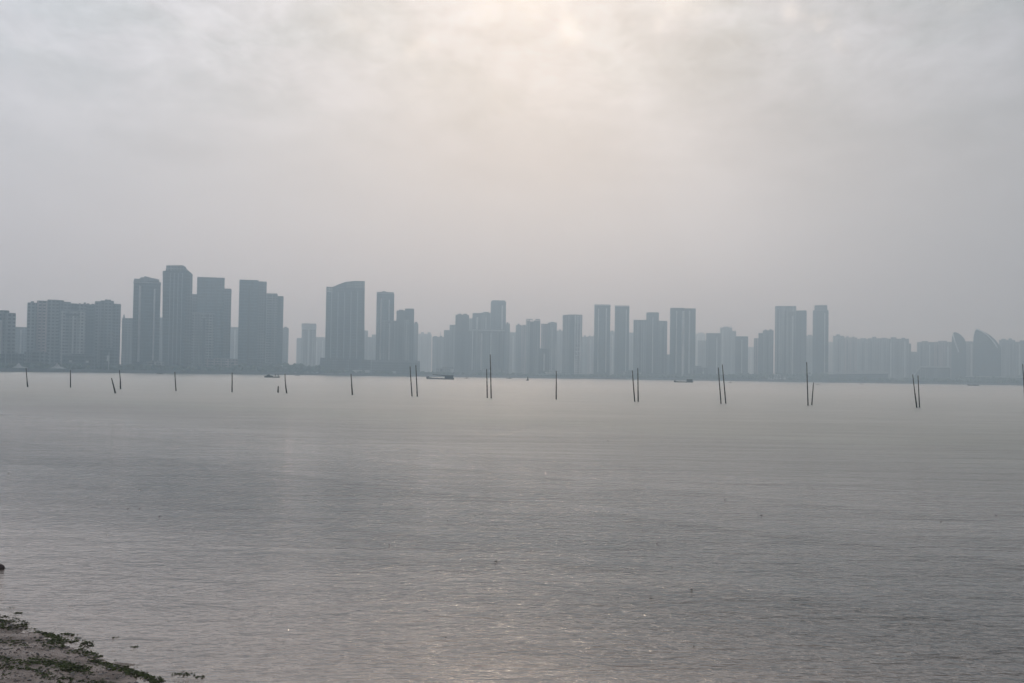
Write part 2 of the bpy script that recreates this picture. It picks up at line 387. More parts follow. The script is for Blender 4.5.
def weed_clump(px, py, wpx, n, label):
    c = onbeach(px, py); px1 = (c - CAM).length / FPX
    o = empty('seaweed_clump', c); bm = bmesh.new()
    last = None
    for q in sorted((rr.gauss(0, wpx * px1 * .4), rr.gauss(0, wpx * px1 * .3)) for _ in range(n)):
        a_, b_ = frond(bm, Vector((q[0], q[1], .002)), rr.uniform(.007, .016), rr)
        if last: bm.faces.new((last, a_, b_))        # the thread that holds the clump together
        last = a_
    COL.objects.unlink(o); bpy.data.objects.remove(o)
    tag(build('seaweed_clump', bm, weed, loc=c), label, 'seaweed')
weed_clump(19, 613, 7, 40, 'small dark seaweed clump in the shallows just above the topmost strand of weed')
weed_clump(12, 608, 4, 10, 'tiny faint scrap of weed farthest up the picture from the strand line')
weed_clump(77, 638, 4, 12, 'tiny weed scrap in the water just right of the strand line')
weed_clump(115, 638, 4, 8, 'little loose weed scrap adrift alone between the strand and open water')
weed_clump(134, 647, 5, 14, 'flat dark weed scrap floating near the middle of the bottom strand')
weed_clump(183, 674, 12, 50, 'thin line of weed floating off the right tip of the strand')
weed_clump(199, 677, 8, 24, 'rightmost floating weed wisp beyond the tip of the strand')
rk = onwater(-2, 569); bm = bmesh.new()
bmesh.ops.create_icosphere(bm, subdivisions=3, radius=.085)
for v in bm.verts:
    f = 1 + .35 * noise.noise(v.co * 14 + Vector((3, 1, 2))); v.co = Vector((v.co.x * 1.1 * f, v.co.y * .9 * f, v.co.z * .9 * f))
tag(build('shore_rock', bm, mat('brown_rock', (.075, .05, .045), .7, var=.4, vscale=20, bump=.01, bscale=40), loc=rk + Vector((0, 0, .02)), smooth=True),
    'dark reddish brown rock poking out of the water at the left picture edge', 'rock')

# floating bits
M_deb = mat('wet_debris', (.035, .03, .025), .6, vscale=20)
for i, (px, py, s) in enumerate(((496, 561, 1.4), (651, 598, 1.3), (389.5, 544, 1), (448.6, 520, 1), (608, 441, 1), (642.6, 529.5, .8), (657, 543, .9), (672, 567, .8), (531.6, 549.7, 1),
                                 (159.5, 516, 1.1), (140, 508.4, .9), (128, 508.4, .9), (9, 473, 1.1), (107, 534, .8), (195, 430, .8), (140, 489, .8), (691.5, 589.5, 1.6), (761.5, 515, 1.3),
                                 (725, 499.6, 1), (941, 521, 1.1), (996, 515, .8), (826.6, 517.5, 1), (694, 646, 1), (806, 520, .7), (446, 637, .8), (70, 606, .8))):
    p = onwater(px, py); k = (p - CAM).length / FPX * s
    bm = bmesh.new(); rd_ = random.Random(i); n = 9; top = []; bot = []
    for j in range(n):
        a = 2 * PI * j / n; r = k * rd_.uniform(.6, 1.25)
        top.append(bm.verts.new((r * math.cos(a), r * 1.1 * math.sin(a), k * rd_.uniform(.1, .3)))); bot.append(bm.verts.new((r * 1.1 * math.cos(a), r * math.sin(a), -.02)))
    for j in range(n): bm.faces.new((bot[j], bot[(j + 1) % n], top[(j + 1) % n], top[j]))
    bm.faces.new(top)
    tag(build('floating_debris', bm, M_deb, loc=p), 'dark bit of drifting debris on open water', 'debris', 'dark bits of debris floating on the water')

# ------------------------------------------------------------------ mooring poles
bamboo = mat('weathered_bamboo', (.050, .046, .038), .8, var=.35, vscale=3)
POLES = [
    # base x,y  top x,y  kink(x,y) or None  label
    (27.7, 387, 26, 368, (27.1, 381), 'leftmost thin pole, thick-footed, in front of the low blocks at the left'),
    (70.5, 387.5, 70.4, 370, None, 'straight thin pole in front of the joined apartment slabs, second from left'),
    (115.5, 393.3, 111.5, 378, None, 'short stout pole leaning left beside a taller upright one'),
    (120.5, 389, 119.4, 370, (120.3, 380), 'upright pole standing just right of the short left-leaning one'),
    (176, 391, 174.8, 372, None, 'single pole in front of the tallest left tower with sloping crown'),
    (232, 392, 232.2, 372.6, None, 'straight single pole left of the sampan with standing figures'),
    (278, 392.5, 278.4, 386, None, 'very short stump of a pole below the sampan with two figures'),
    (286.7, 393.3, 285, 374, (285.4, 384), 'bent pole just right of the very short stump'),
    (352.3, 395, 351, 374, (351.6, 383), 'single pole in front of the wide curved-top slab tower'),
    (412, 396.3, 410, 366.5, None, 'left pole of the pair to the left of the fishing boat with cabin'),
    (417.3, 396.5, 415.8, 365, None, 'right pole of the pair to the left of the fishing boat with cabin'),
    (487.3, 398, 486.7, 369, None, 'shorter left pole of the pair right of the fishing boat with cabin'),
    (491.2, 398.3, 490.2, 354.5, None, 'tallest pole in the row, reaching high against the hazy towers, mid picture'),
    (556.2, 399.5, 556.3, 371, None, 'lone straight pole in mid picture between two pairs'),
    (634.7, 401.5, 632.3, 370.5, None, 'left pole of the pair just left of the boat with white cabin roof'),
    (638.2, 401.5, 637.8, 368, None, 'right pole of the pair just left of the boat with white cabin roof'),
    (721, 403.7, 718.3, 367.5, None, 'left pole of the left-leaning pair right of the boat with white cabin roof'),
    (725.8, 403.5, 722.3, 364.5, None, 'right and taller pole of the left-leaning pair right of the boat with white cabin roof'),
    (808, 405.5, 806.7, 362, None, 'tall pole with a short right-leaning pole close beside it'),
    (811.8, 405, 813.5, 382.5, None, 'short pole leaning right at the foot of a tall pole'),
    (916.8, 407.5, 912.7, 374.5, (914.6, 391), 'crooked pole leaning left, left one of the rightmost pair'),
    (919.5, 407.5, 918, 375.5, None, 'straighter right pole of the rightmost pair, nearest of the row'),
    (1025.5, 411, 1022.7, 364, None, 'pole cut off by the right picture edge'),
]
for i, (bx, by, tx, ty, kink, label) in enumerate(POLES):
    p = onwater(bx, by); rp = random.Random(i + 40)
    base = p.copy(); top = pix(tx, ty, p.y)
    pts = [base, pix(kink[0], kink[1], p.y) if kink else base.lerp(top, .5), top]
    low = base - (pts[1] - base).normalized() * 1.3
    path, rad = [low], [0]
    px1 = p.y / FPX; rb = px1 * (0.62 if i not in (2, 6) else 0.85)
    N = 22
    for j in range(N + 1):
        t = j / N
        q = pts[0].lerp(pts[1], t * 2) if t < .5 else pts[1].lerp(pts[2], t * 2 - 1)
        wob = .012 * noise.noise((t * 4, i * 3.1, 0)); q = q + Vector((wob, 0, 0))
        path.append(q); rad.append(rb * (1.0 - .42 * t) * (1.12 if j % 3 == 0 else 1) * (1.2 if (kink and t < .42) else 1))
    rad[0] = rad[1]
    bm = bmesh.new(); tube(bm, [q - base for q in path], rad)
    tag(build('mooring_pole', bm, bamboo, loc=base, smooth=True), label, 'pole', 'bamboo poles standing in a row in the water')

# ------------------------------------------------------------------ boats and people
wood = mat('dark_hull', (.012, .012, .014), .6, vscale=1)
woodl = mat('worn_deck', (.12, .105, .085), .8, vscale=1)
netm = mat('heaped_net', (.010, .014, .012), .9, vscale=3)
cloth_a = mat('dark_clothes', (.010, .010, .014), .9); cloth_b = mat('brown_clothes', (.016, .012, .011), .9)
skinm = mat('skin', (.30, .18, .13), .6); hairm = mat('black_hair', (.01, .01, .01), .6)
def hull(L, B, H, sheer=.5, draft=.35, bow=1):
    """lofted open hull, length along x, bow on the left (-x)"""
    bm = bmesh.new(); rings = []; N = 18
    for i in range(N + 1):
        t = i / N; x = (t - .5) * L
        wd = B / 2 * min(1, (math.sin(min(1, t / .45) * PI / 2)) ** .7 + .04) * (1 - .25 * max(0, (t - .75) / .25) ** 2)
        top = H + sheer * (max(0, .5 - t) * 2) ** 2.6 + sheer * .35 * (max(0, t - .6) / .4) ** 2
        ring = [(-wd, top), (-wd * .93, top * .4), (-wd * .55, -draft), (0, -draft * 1.2), (wd * .55, -draft), (wd * .93, top * .4), (wd, top)]
        inner = [(wd * .88, top), (wd * .82, H * .45), (-wd * .82, H * .45), (-wd * .88, top)]
        rings.append([bm.verts.new((x, y, z)) for y, z in ring + inner])
    n = len(rings[0])
    for a, b_ in zip(rings, rings[1:]):
        for k in range(n): bm.faces.new((a[k], b_[k], b_[(k + 1) % n], a[(k + 1) % n]))
    bm.faces.new(rings[0]); bm.faces.new(list(reversed(rings[-1])))
    return bm
def person(loc, rz, label, mat_c, lean=0.0, arm=0.0):
    root_loc = loc
    J = {'pel': (0, 0, .92), 'sp': (0, .02 + lean * .1, 1.12), 'ch': (0, lean * .25, 1.34), 'nk': (0, lean * .33, 1.50), 'hd': (0, lean * .38 - .01, 1.62), 'hd2': (0, lean * .38 - .02, 1.70),
         'hl': (-.10, 0, .88), 'hr': (.10, 0, .88), 'kl': (-.13, -.05, .48), 'kr': (.13, .04, .48), 'al': (-.15, .02, .08), 'ar': (.15, .05, .08), 'fl': (-.17, -.14, .03), 'fr': (.19, -.10, .03),
         'sl': (-.19, lean * .27, 1.40), 'sr': (.19, lean * .27, 1.40), 'el': (-.26, lean * .3 - .06, 1.14), 'er': (.25, lean * .3 - .08, 1.15), 'wl': (-.20 , -.28, 1.02 + arm), 'wr': (.18, -.30, 1.04 + arm), 'dl': (-.17, -.36, 1.03 + arm), 'dr': (.14, -.38, 1.05 + arm)}
    E = ['pel sp', 'sp ch', 'ch nk', 'nk hd', 'hd hd2', 'pel hl', 'pel hr', 'hl kl', 'hr kr', 'kl al', 'kr ar', 'al fl', 'ar fr', 'ch sl', 'ch sr', 'sl el', 'sr er', 'el wl', 'er wr', 'wl dl', 'wr dr']
    Rr = dict(pel=.15, sp=.135, ch=.15, nk=.055, hd=.095, hd2=.085, hl=.10, hr=.10, kl=.065, kr=.065, al=.045, ar=.045, fl=.035, fr=.035, sl=.065, sr=.065, el=.045, er=.045, wl=.032, wr=.032, dl=.03, dr=.03)
    ks = list(J); me = bpy.data.meshes.new('person'); me.from_pydata([J[k] for k in ks], [tuple(ks.index(q) for q in e.split()) for e in E], [])
    o = bpy.data.objects.new('person', me); COL.objects.link(o); o.location = loc; o.rotation_euler.z = rz
    sk = o.modifiers.new('skin', 'SKIN')
    if not me.skin_vertices: pass
    for i, k in enumerate(ks):
        me.skin_vertices[0].data[i].radius = (Rr[k] * 1.22, Rr[k] * 1.2 * (.75 if k in ('pel', 'sp', 'ch') else 1)); me.skin_vertices[0].data[i].use_root = (k == 'pel')
    o.modifiers.new('sub', 'SUBSURF').levels = 1; o.modifiers['sub'].render_levels = 1
    me.materials.append(mat_c)
    bm = bmesh.new(); bmesh.ops.create_uvsphere(bm, u_segments=10, v_segments=8, radius=.115)
    for v in bm.verts:
        if v.co.z < -.01: v.co.z *= .2
    hx = J['hd2']; bmesh.ops.translate(bm, verts=bm.verts, vec=(hx[0], hx[1] + .01, hx[2]))
    build('hair', bm, hairm, o, smooth=True)
    bm = bmesh.new(); bmesh.ops.create_uvsphere(bm, u_segments=10, v_segments=8, radius=.1)
    for v in bm.verts: v.co = Vector((v.co.x * .85, v.co.y * .55, v.co.z * 1.15))
    bmesh.ops.translate(bm, verts=bm.verts, vec=(hx[0], hx[1] - .07, hx[2] - .06)); build('face', bm, skinm, o, smooth=True)
    tag(o, label, 'person')
    return o

# sampan with two standing figures
p = onwater(272, 377.6); bt = empty('sampan', p, 0.05); L = 15.2 * p.y / FPX
tag(bt, 'small dark sampan with a heap of nets and two people standing in it', 'boat')
build('hull', hull(L, 1.9, .55, .4), wood, bt, smooth=True)
bm = bmesh.new()
for x, zz, s in ((-2.6, .75, .85), (-1.9, 1.05, .95), (-1.3, .8, .85), (-.3, .65, .75), (.2, .6, .6)):
    r = bmesh.ops.create_icosphere(bm, subdivisions=2, radius=s)
    for v in r['verts']:
        f = 1 + .3 * noise.noise(v.co * 2.5 + Vector((x, 0, 0))); v.co = Vector((v.co.x * 1.1 * f + x, v.co.y * .8 * f, v.co.z * .62 * f + zz))
build('net_heap', bm, netm, bt, smooth=True)
for x in (-3.2, 1.0, 3.4):
    bm = bmesh.new(); box(bm, x - .12, x + .12, -.75, .75, .22, .28); build('thwart', bm, woodl, bt)
d0 = .26
person(p + Vector((1.75, 0, d0)), 2.8, 'left of the two people standing in the sampan, in dark clothes', cloth_a, .2)
person(p + Vector((3.35, .1, d0)), 1.0, 'right of the two people standing in the sampan, dark and broader', cloth_b, .5, .1)

# long fishing boat with cabin
def work_boat(px0, px1, py, name, label, roofm, boom):
    p = onwater((px0 + px1) / 2, py); k = p.y / FPX; L = (px1 - px0) * k
    o = empty(name, p, 0.0); tag(o, label, 'boat')
    build('hull', hull(L, L * .17, L * .042, L * .05, .5), wood, o, smooth=True)
    bm = bmesh.new(); x1 = L * .47; x0 = L * .16; hb = L * .065; up_ = L * (.028 if boom else .07)
    elev(bm, [(x0, L * .02), (x1, L * .03), (x1 - .1, L * .105 + up_), (x0 + L * .01, L * .105 + up_)], -hb, hb)
    cb = build('cabin', bm, mat('cabin_paint', (.016, .018, .026), .6), o)
    for xx in lin(x0 + L * .035, x1 - L * .055, 3):
        bm = bmesh.new(); box(bm, xx, xx + L * .035, -hb - .02, -hb + .05, L * .065 + up_, L * .09 + up_); build('window', bm, M_band, cb)
    bm = bmesh.new(); box(bm, x0 - L * .03, x1 + L * .02, -hb * 1.15, hb * 1.15, L * .1065 + up_, L * .125 + up_); build('cabin_roof', bm, roofm, o)
    bm = bmesh.new(); bx = -L * .44
    box(bm, bx - L * .02, bx + L * .03, -L * .02, L * .02, L * .035, L * .10); build('bow_post', bm, wood, o)
    bm = bmesh.new(); tube(bm, [Vector((x0 + L * .09, 0, L * .12)), Vector((x0 + L * .09, 0, L * .21))], [.09, .06]); build('mast', bm, wood, o)
    if boom:
        bm = bmesh.new(); tube(bm, [Vector((x0 + L * .05, 0, L * .13)), Vector((x0 - L * .12, 0, L * .145)), Vector((-L * .28, 0, L * .17))], [.38, .32, .2]); build('boom', bm, wood, o)
    for x in (-L * .3, -L * .1, L * .05):
        bm = bmesh.new(); box(bm, x - .5, x + .5, -.6, .6, L * .019, L * .05); build('deck_crate', bm, woodl, o)
    return o
work_boat(426.3, 454, 379.3, 'fishing_boat', 'long low fishing boat with dark cabin at its right end and a boom', wood, True)
work_boat(673.8, 693, 382.4, 'fishing_boat', 'low open boat with white-roofed cabin at its right end', M_white, False)
def small_boat(px0, px1, py, label, lump=.35, m_=wood):
    p = onwater((px0 + px1) / 2, py); k = p.y / FPX; L = (px1 - px0) * k
    o = empty('small_boat', p, 0.0); tag(o, label, 'boat', 'small dark boats far out on the water')
    build('hull', hull(L, L * .24, L * .07, L * .06, .3), m_, o, smooth=True)
    bm = bmesh.new(); elev(bm, [(-L * .12, L * .03), (L * .3, L * .03), (L * .27, L * (.08 + lump * .3)), (-L * .06, L * (.08 + lump * .25))], -L * .07, L * .07); build('cabin', bm, m_, o)
small_boat(156.8, 163, 374.1, 'small flat dark boat below the tallest left tower with sloping crown', .1)
small_boat(294.7, 300, 375.9, 'tiny dark boat just right of the sampan and its nearby pole', .1)
small_boat(464, 468.6, 378.4, 'tiny dark boat just right of the long fishing boat', .35)
small_boat(506.5, 512, 378.7, 'tiny dark boat right of the tallest pole', .3)
small_boat(728.6, 731.8, 382.9, 'tiny dark boat right of the left-leaning pair of poles', .35)
small_boat(816, 819.3, 384.9, 'tiny dark boat right of the short right-leaning pole', .2)
small_boat(859.8, 863.4, 384.2, 'tiny grey boat between the long low terminal and the open water', .2)
small_boat(62, 67.5, 371.9, 'tiny dark boat under the joined apartment slabs at the left', .2)
small_boat(967.5, 978.5, 385.7, 'long flat barge below the sail-shaped towers', .05)
p = onwater(527.4, 380.6); bu = empty('channel_buoy', p); tag(bu, 'small dark conical buoy on the water left of the lone pole', 'buoy')
bm = bmesh.new(); bmesh.ops.create_cone(bm, segments=12, radius1=1.0, radius2=.9, depth=1.0, cap_ends=True); build('float', bm, wood, bu)
bm = bmesh.new(); bmesh.ops.create_cone(bm, segments=8, radius1=.6, radius2=.15, depth=2.2, cap_ends=True); bmesh.ops.translate(bm, verts=bm.verts, vec=(.2, 0, 1.6)); build('cage', bm, wood, bu)

# ------------------------------------------------------------------ far shore land
M_land = mat('shore_ground', (.10, .10, .09), .9, vscale=.02)
M_wall = mat('sea_wall', (.11, .115, .12), .85, vscale=.05)
bm = bmesh.new()
xs = lin(-3400, 3400, 68); front = [(t * SHORE_Y * bay(t), SHORE_Y * bay(t) + 6 * noise.noise((t * 7, 0, 0))) for t in (-3.6, -2.4, -1.6, -1.1, -.9, -.75, *lin(-.62, .62, 62), .75, .95, 1.3, 1.9, 2.4)]; xs = front
a = [bm.verts.new((x, y, -2)) for x, y in front]; b_ = [bm.verts.new((x, y + 2.5, 2.2)) for x, y in front]; c = [bm.verts.new((x, 5200, 2.6)) for x, y in front]; d_ = [bm.verts.new((x, 5200, -2)) for x, y in front]
for i in range(len(xs) - 1):
    for q, w_ in ((a, b_), (b_, c), (c, d_)): bm.faces.new((q[i], q[i + 1], w_[i + 1], w_[i]))
tag(build('shore_land', bm, M_land), kind='structure')
bm = bmesh.new()
for i in range(len(xs) - 1):
    (x0, y0), (x1, y1) = front[i], front[i + 1]
    vs = [bm.verts.new(v) for v in ((x0, y0 - 1, -1), (x1, y1 - 1, -1), (x1, y1 - .4, 3.1), (x0, y0 - .4, 3.1), (x1, y1 + 1, 3.1), (x0, y0 + 1, 3.1))]
    bm.faces.new((vs[0], vs[1], vs[2], vs[3])); bm.faces.new((vs[3], vs[2], vs[4], vs[5]))
tag(build('sea_wall', bm, M_wall), 'long low dark sea wall running along the whole far waterline', 'wall')
# far tree belt
leaf = mat('far_foliage', (.045, .06, .035), .9, var=.5, vscale=.15)
bm = bmesh.new(); rt = random.Random(11)
def trees(px0, px1, ytop, Y, n, zlo=2.5):
    for _ in range(n):
        px = rt.uniform(px0, px1); t = pix(px, ytop + rt.uniform(0, 3.2), (Y + rt.uniform(-12, 15)) * along(px)); hgt_ = max(t.z - zlo, 2.5)
        r = rt.uniform(2.6, 5.0)
        for q in range(5):
            c = Vector((t.x + rt.gauss(0, r * .5), t.y + rt.gauss(0, r * .5), zlo + hgt_ * rt.uniform(.35, .92)))
            rs = r * rt.uniform(.35, .75); ico(bm, 1, lambda q_: q_ * rs * rt.uniform(.75, 1.25) + c)
for a_, b2, yt, Y, n in ((0, 130, 364.5, 1635, 90), (120, 240, 366, 1630, 70), (236, 322, 365.5, 1640, 110), (240, 300, 362, 1700, 40), (418, 520, 373, 1630, 60), (520, 620, 374.5, 1625, 80), (600, 700, 374.5, 1625, 90),
                         (696, 790, 374, 1635, 130), (740, 830, 372.5, 1660, 90), (790, 910, 378, 1630, 80), (905, 1024, 377.5, 1630, 110), (955, 1024, 375.5, 1665, 60), (320, 420, 372.5, 1622, 30)):
    trees(a_, b2, yt, Y, n)
tag(build('distant_trees', bm, leaf), 'hazy belt of trees along the far shore at the foot of the towers', 'trees', kind='stuff')

# ------------------------------------------------------------------ city
rc = random.Random(21)
CITY = 'towers of the hazy skyline'
def base_pt(px, Y):
    """foot of a tower in the direction of an image column; the tower faces the bay"""
    global CUR, CUR_O, CUR_A
    CUR = along(px); q = pix(px, hor(px) - 20, Y * CUR)
    CUR_O = Vector((q.x, Y * CUR, 2.3)); CUR_A = math.atan2(q.x, Y * CUR)
    return CUR_O.copy()
def pixc(px, py, Y):
    """point on the plane Y of the current tower, in the tower's own axes shifted to its foot"""
    dl = Y * CUR - CUR_O.y; sa, ca = math.sin(CUR_A), math.cos(CUR_A)
    bx, by = CUR_O.x + dl * sa, CUR_O.y + dl * ca; d = ray(px, py); tt = d.x / d.y
    x = (tt * by - bx) / (ca + tt * sa); yw = by - x * sa
    return Vector((CUR_O.x + x, CUR_O.y + dl, CAM.z + d.z / d.y * yw))
def X_at(px, py, Y): return pixc(px, py, Y).x
def Z_at(px, py, Y): return pixc(px, py, Y).z
def cempty(name, loc): return empty(name, loc, -CUR_A)

def block(parent, o, Y, x0, x1, yt, tone='grey', depth=None, corner=None, name='tower_block', fins=None, ybot=None, rooms=0, cap=None, bands=()):
    """one volume of a tower: px from x0 to x1 at mid height, top at image row yt"""
    py_m = (yt + hor((x0 + x1) / 2)) / 2
    X0 = X_at(x0, py_m, Y) - o.x; X1 = X_at(x1, py_m, Y) - o.x; Zt = Z_at((x0 + x1) / 2, yt, Y) - o.z
    Zb = 0 if ybot is None else Z_at((x0 + x1) / 2, ybot, Y) - o.z
    W = X1 - X0; Dp = depth or min(max(W * .8, 16), 34); yy = Y * CUR - o.y
    k = Y * CUR / FPX
    bm = bmesh.new()
    if corner is not None:
        xc = X0 + W * corner; d1 = (xc - X0) * .35; d2 = (X1 - xc) * .35
        pts = [(X0, yy + d1), (xc, yy), (X1, yy + d2), (X1, yy + d2 + Dp), (X0, yy + d1 + Dp)]
    else:
        nb = fins if fins is not None else max(1, int(round(W / 9)))
        pts = []
        rec = 1.6                                           # bays step in and out like stacked balconies
        for i in range(nb):
            a_, b2 = X0 + W * i / nb, X0 + W * (i + 1) / nb; e = (b2 - a_) * .22
            if nb == 1: pts += [(a_, yy), (b2, yy)]
            else:
                pts += [(a_, yy), (b2 - e, yy), (b2 - e, yy + rec), (b2, yy + rec)] if i < nb - 1 else [(a_, yy), (b2, yy)]
        pts += [(X1, yy + Dp), (X0, yy + Dp)]
        clean = []
        for q in pts:
            if not clean or (abs(q[0] - clean[-1][0]) + abs(q[1] - clean[-1][1])) > 1e-6: clean.append(q)
        pts = clean
    prism(bm, pts, Zb, Zt)
    blk = build(name, bm, FAC[tone], parent)
    # parapet, set proud of the wall
    bm = bmesh.new(); t = .6
    box(bm, X0 + .2, X1 - .2, yy + 2.2 + (W * .12 if corner is not None else 0), yy + Dp - .4, Zt + .003, Zt + k * .55)
    build('roof_parapet', bm, M_roof, blk)
    for i in range(rooms):
        rx = X0 + W * (i + .5) / rooms + rc.uniform(-.06, .06) * W; rw = W / rooms * rc.uniform(.16, .30)
        bm = bmesh.new(); box(bm, rx - rw, rx + rw, yy + 4, yy + Dp * .7, Zt + k * .56, Zt + k * rc.uniform(1.2, 2.2)); build('rooftop_room', bm, FAC[tone], blk)
    if cap:
        bm = bmesh.new(); box(bm, X0 - .5, X1 + .5, yy - .6, yy + Dp + .5, Zt - k * cap, Zt - .3); build('top_band', bm, M_conc, blk)
    for yb in bands:
        zz = Z_at((x0 + x1) / 2, yb, Y) - o.z
        bm = bmesh.new(); box(bm, X0 + W * .18, X1 - W * .25, yy - .25, yy + 1, zz - k * .8, zz + k * .8); build('dark_service_floor', bm, M_band, blk)
    # glazed strips up the front
    if corner is None and W > 14 and Zb == 0:
        for i in range(min(4, max(1, int(W / 12)))):
            n_ = min(4, max(1, int(W / 12))); cx = X0 + W * (i + .5) / n_ + rc.uniform(-1, 1); hw = rc.uniform(.7, 1.6)
            bm = bmesh.new(); box(bm, cx - hw, cx + hw, yy - .18, yy + .4, 9, Zt - rc.uniform(3, 8)); pale = rc.random() < .5; build('wall_pier' if pale else 'window_strip', bm, M_conc if pale else M_band, blk)
    return blk
def tower(name, cat, label, Y, blocks, podium=None):
    xm = (blocks[0][0] + blocks[-1][1]) / 2
    o = base_pt(xm, Y); root = cempty(name, o); tag(root, label, cat, CITY)
    for b0 in blocks:
        x0, x1, yt, tone = b0[:4]; kw = dict(b0[4]) if len(b0) > 4 else {}
        dy_ = kw.pop('dy', 0)
        block(root, o, Y + dy_, x0, x1, yt, tone, **kw)
    return root, o
def outline(parent, o, Y, pts, Dp, m_, name='tower_block', dy=0.0):
    """tower volume with a shaped top, from its front outline in pixels"""
    P_ = []
    for px, py in pts:
        q = pixc(px, py, Y); P_.append((q.x - o.x, max(q.z - o.z, 0)))
    bm = bmesh.new(); elev(bm, P_, dy, dy + Dp); return build(name, bm, m_, parent)
A, O_, = 'apartment_tower', 'office_tower'
T = tower
# --- left group
T(A, 'tower', 'flat-topped block cut by the left picture edge', 1680, [(-14, 15.2, 313, 'grey', dict(rooms=0)), (-10, 8.5, 310.6, 'grey', dict(dy=6, fins=1))])
T(A, 'building', 'faint low block in the gap right of the left edge block', 2300, [(13, 28, 327.5, 'grey')])
T(A, 'tower', 'left end slab with rounded stepped roof in the joined apartment row', 1760, [(26.5, 36, 303, 'grey', dict(rooms=1)), (36, 46.5, 301, 'pink', dict(dy=-5)), (46.5, 58, 300, 'grey')])
T(A, 'tower', 'second slab of the joined apartment row, roof sloping down right', 1790, [(57, 63, 300.6, 'dark'), (63, 70, 302.2, 'grey', dict(dy=-4)), (70, 77, 303.8, 'dark', dict(dy=2)), (77, 85.5, 304.2, 'grey', dict(rooms=2))])
T(A, 'building', 'paler broad front block with band below its roof in the joined row', 1700, [(60.5, 84.5, 311, 'pale', dict(fins=4, bands=(315,)))])
T(A, 'tower', 'narrow dark slab between the broad front block and the right end slab', 1800, [(85, 95, 304.8, 'dark', dict(rooms=2))])
T(A, 'tower', 'right end slab of the joined apartment row with stepped flat roof', 1730, [(94, 99.5, 301.6, 'grey', dict(dy=3)), (99.5, 113, 301, 'grey', dict(rooms=1)), (112.8, 120.2, 304.2, 'dark', dict(dy=1))])
r, o = T(A, 'tower', 'low narrow block with a small spire left of the first tall tower', 2000, [(121.5, 133, 318.5, 'grey')])
bm = bmesh.new(); q = pixc(124, 314, 2000); tube(bm, [Vector((q.x - o.x, 9, q.z - o.z - 10)), Vector((q.x - o.x, 9, q.z - o.z))], [2.6, .5], 6); build('spire', bm, M_roof, r)
# --- tall left trio
r, o = T(O_, 'tower', 'tall tower with crooked roof line left of the tallest one', 1700, [(132.6, 159.8, 282, 'glass', dict(fins=4, cap=.8))])
outline(r, o, 1700, [(133.5, 281), (159.5, 281), (159.2, 279.2), (151, 277.4), (144.5, 275.8), (143.6, 277.2), (141, 276.8), (139.5, 278.6), (134.4, 278.2)][::1], 20, M_steel, 'roof_crown', 3)
T(A, 'building', 'faint block filling the slot between first tall tower and tallest one', 2300, [(158, 165, 318, 'grey')])
o = base_pt(177, 1660); r = cempty(O_, o); tag(r, 'tallest tower of the left group with a glass crown sloping down to the right', 'tower', CITY)
k = 1660 * CUR / FPX
outline(r, o, 1660, [(162.1, 374), (191.3, 374.3), (191.9, 273.5), (188, 270.5), (166, 270.5), (162.7, 271)], 34, FAC['glass'])
outline(r, o, 1660, [(165.8, 270.3), (188, 270.3), (186, 267.3), (183.2, 265), (166.3, 265.2)], 26, FAC['pale'], 'glass_crown', 2)
for yb in (300.7, 333.6):
    zc_ = Z_at(172, yb, 1660) - o.z; xa = X_at(167, yb, 1660) - o.x; xb = X_at(178, yb, 1660) - o.x
    bm = bmesh.new(); box(bm, xa, xb, -.3, 1, zc_ - k * .9, zc_ + k * .9); build('dark_service_floor', bm, M_band, r)
xa = X_at(184.5, 330, 1660) - o.x; xb = X_at(191.4, 330, 1660) - o.x
bm = bmesh.new(); box(bm, xa, xb, -1.4, 1, 4, Z_at(188, 274, 1660) - o.z); build('corner_pier', bm, FAC['dark'], r)
for u_ in (169, 173, 177, 181):
    xa = X_at(u_, 330, 1660) - o.x; bm = bmesh.new(); box(bm, xa - .5, xa + .5, -.6, .2, 6, Z_at(u_, 273, 1660) - o.z); build('facade_fin', bm, M_steel, r)
T(O_, 'tower', 'broad tower with flat top and lower right wing, right of the tallest', 1760, [(191, 196.5, 294.5, 'dark', dict(dy=8)), (196, 223.7, 277.4, 'glass', dict(corner=.9)), (223.5, 230.6, 289, 'dark', dict(dy=4))])
T(A, 'tower', 'lower front slab with pale vertical stripes before the broad flat-topped tower', 1690, [(191.8, 213.5, 312.5, 'pale', dict(fins=6, cap=1.0))])
T(A, 'building', 'faint low block in the gap left of the twin joined towers', 2600, [(229, 240, 327.5, 'grey')])
T(O_, 'tower', 'taller left one of the two joined flat-topped towers', 1700, [(238.4, 257.6, 280.2, 'glass', dict(fins=3)), (257.6, 265.8, 281.8, 'dark', dict(dy=-2, fins=1))])
T(O_, 'tower', 'shorter right one of the two joined flat-topped towers', 1740, [(265.6, 276.8, 293.8, 'grey', dict(fins=3)), (276.8, 282.8, 296.4, 'glass', dict(dy=2, fins=1))])
T(A, 'tower', 'narrow faint block tucked right of the two joined towers', 2150, [(282, 288.3, 328.3, 'grey', dict(rooms=1, fins=2))])
T(A, 'building', 'very faint sliver left of the lone mid-height tower with pale top', 3000, [(296.3, 302.5, 338.5, 'grey')])
T(A, 'tower', 'lone mid-height tower with a pale top in the wide gap', 2250, [(301.4, 315.7, 324, 'pale', dict(fins=3, cap=5.5))])
T(A, 'building', 'very faint block right of the lone mid-height tower', 2900, [(314, 325, 337.6, 'grey')])
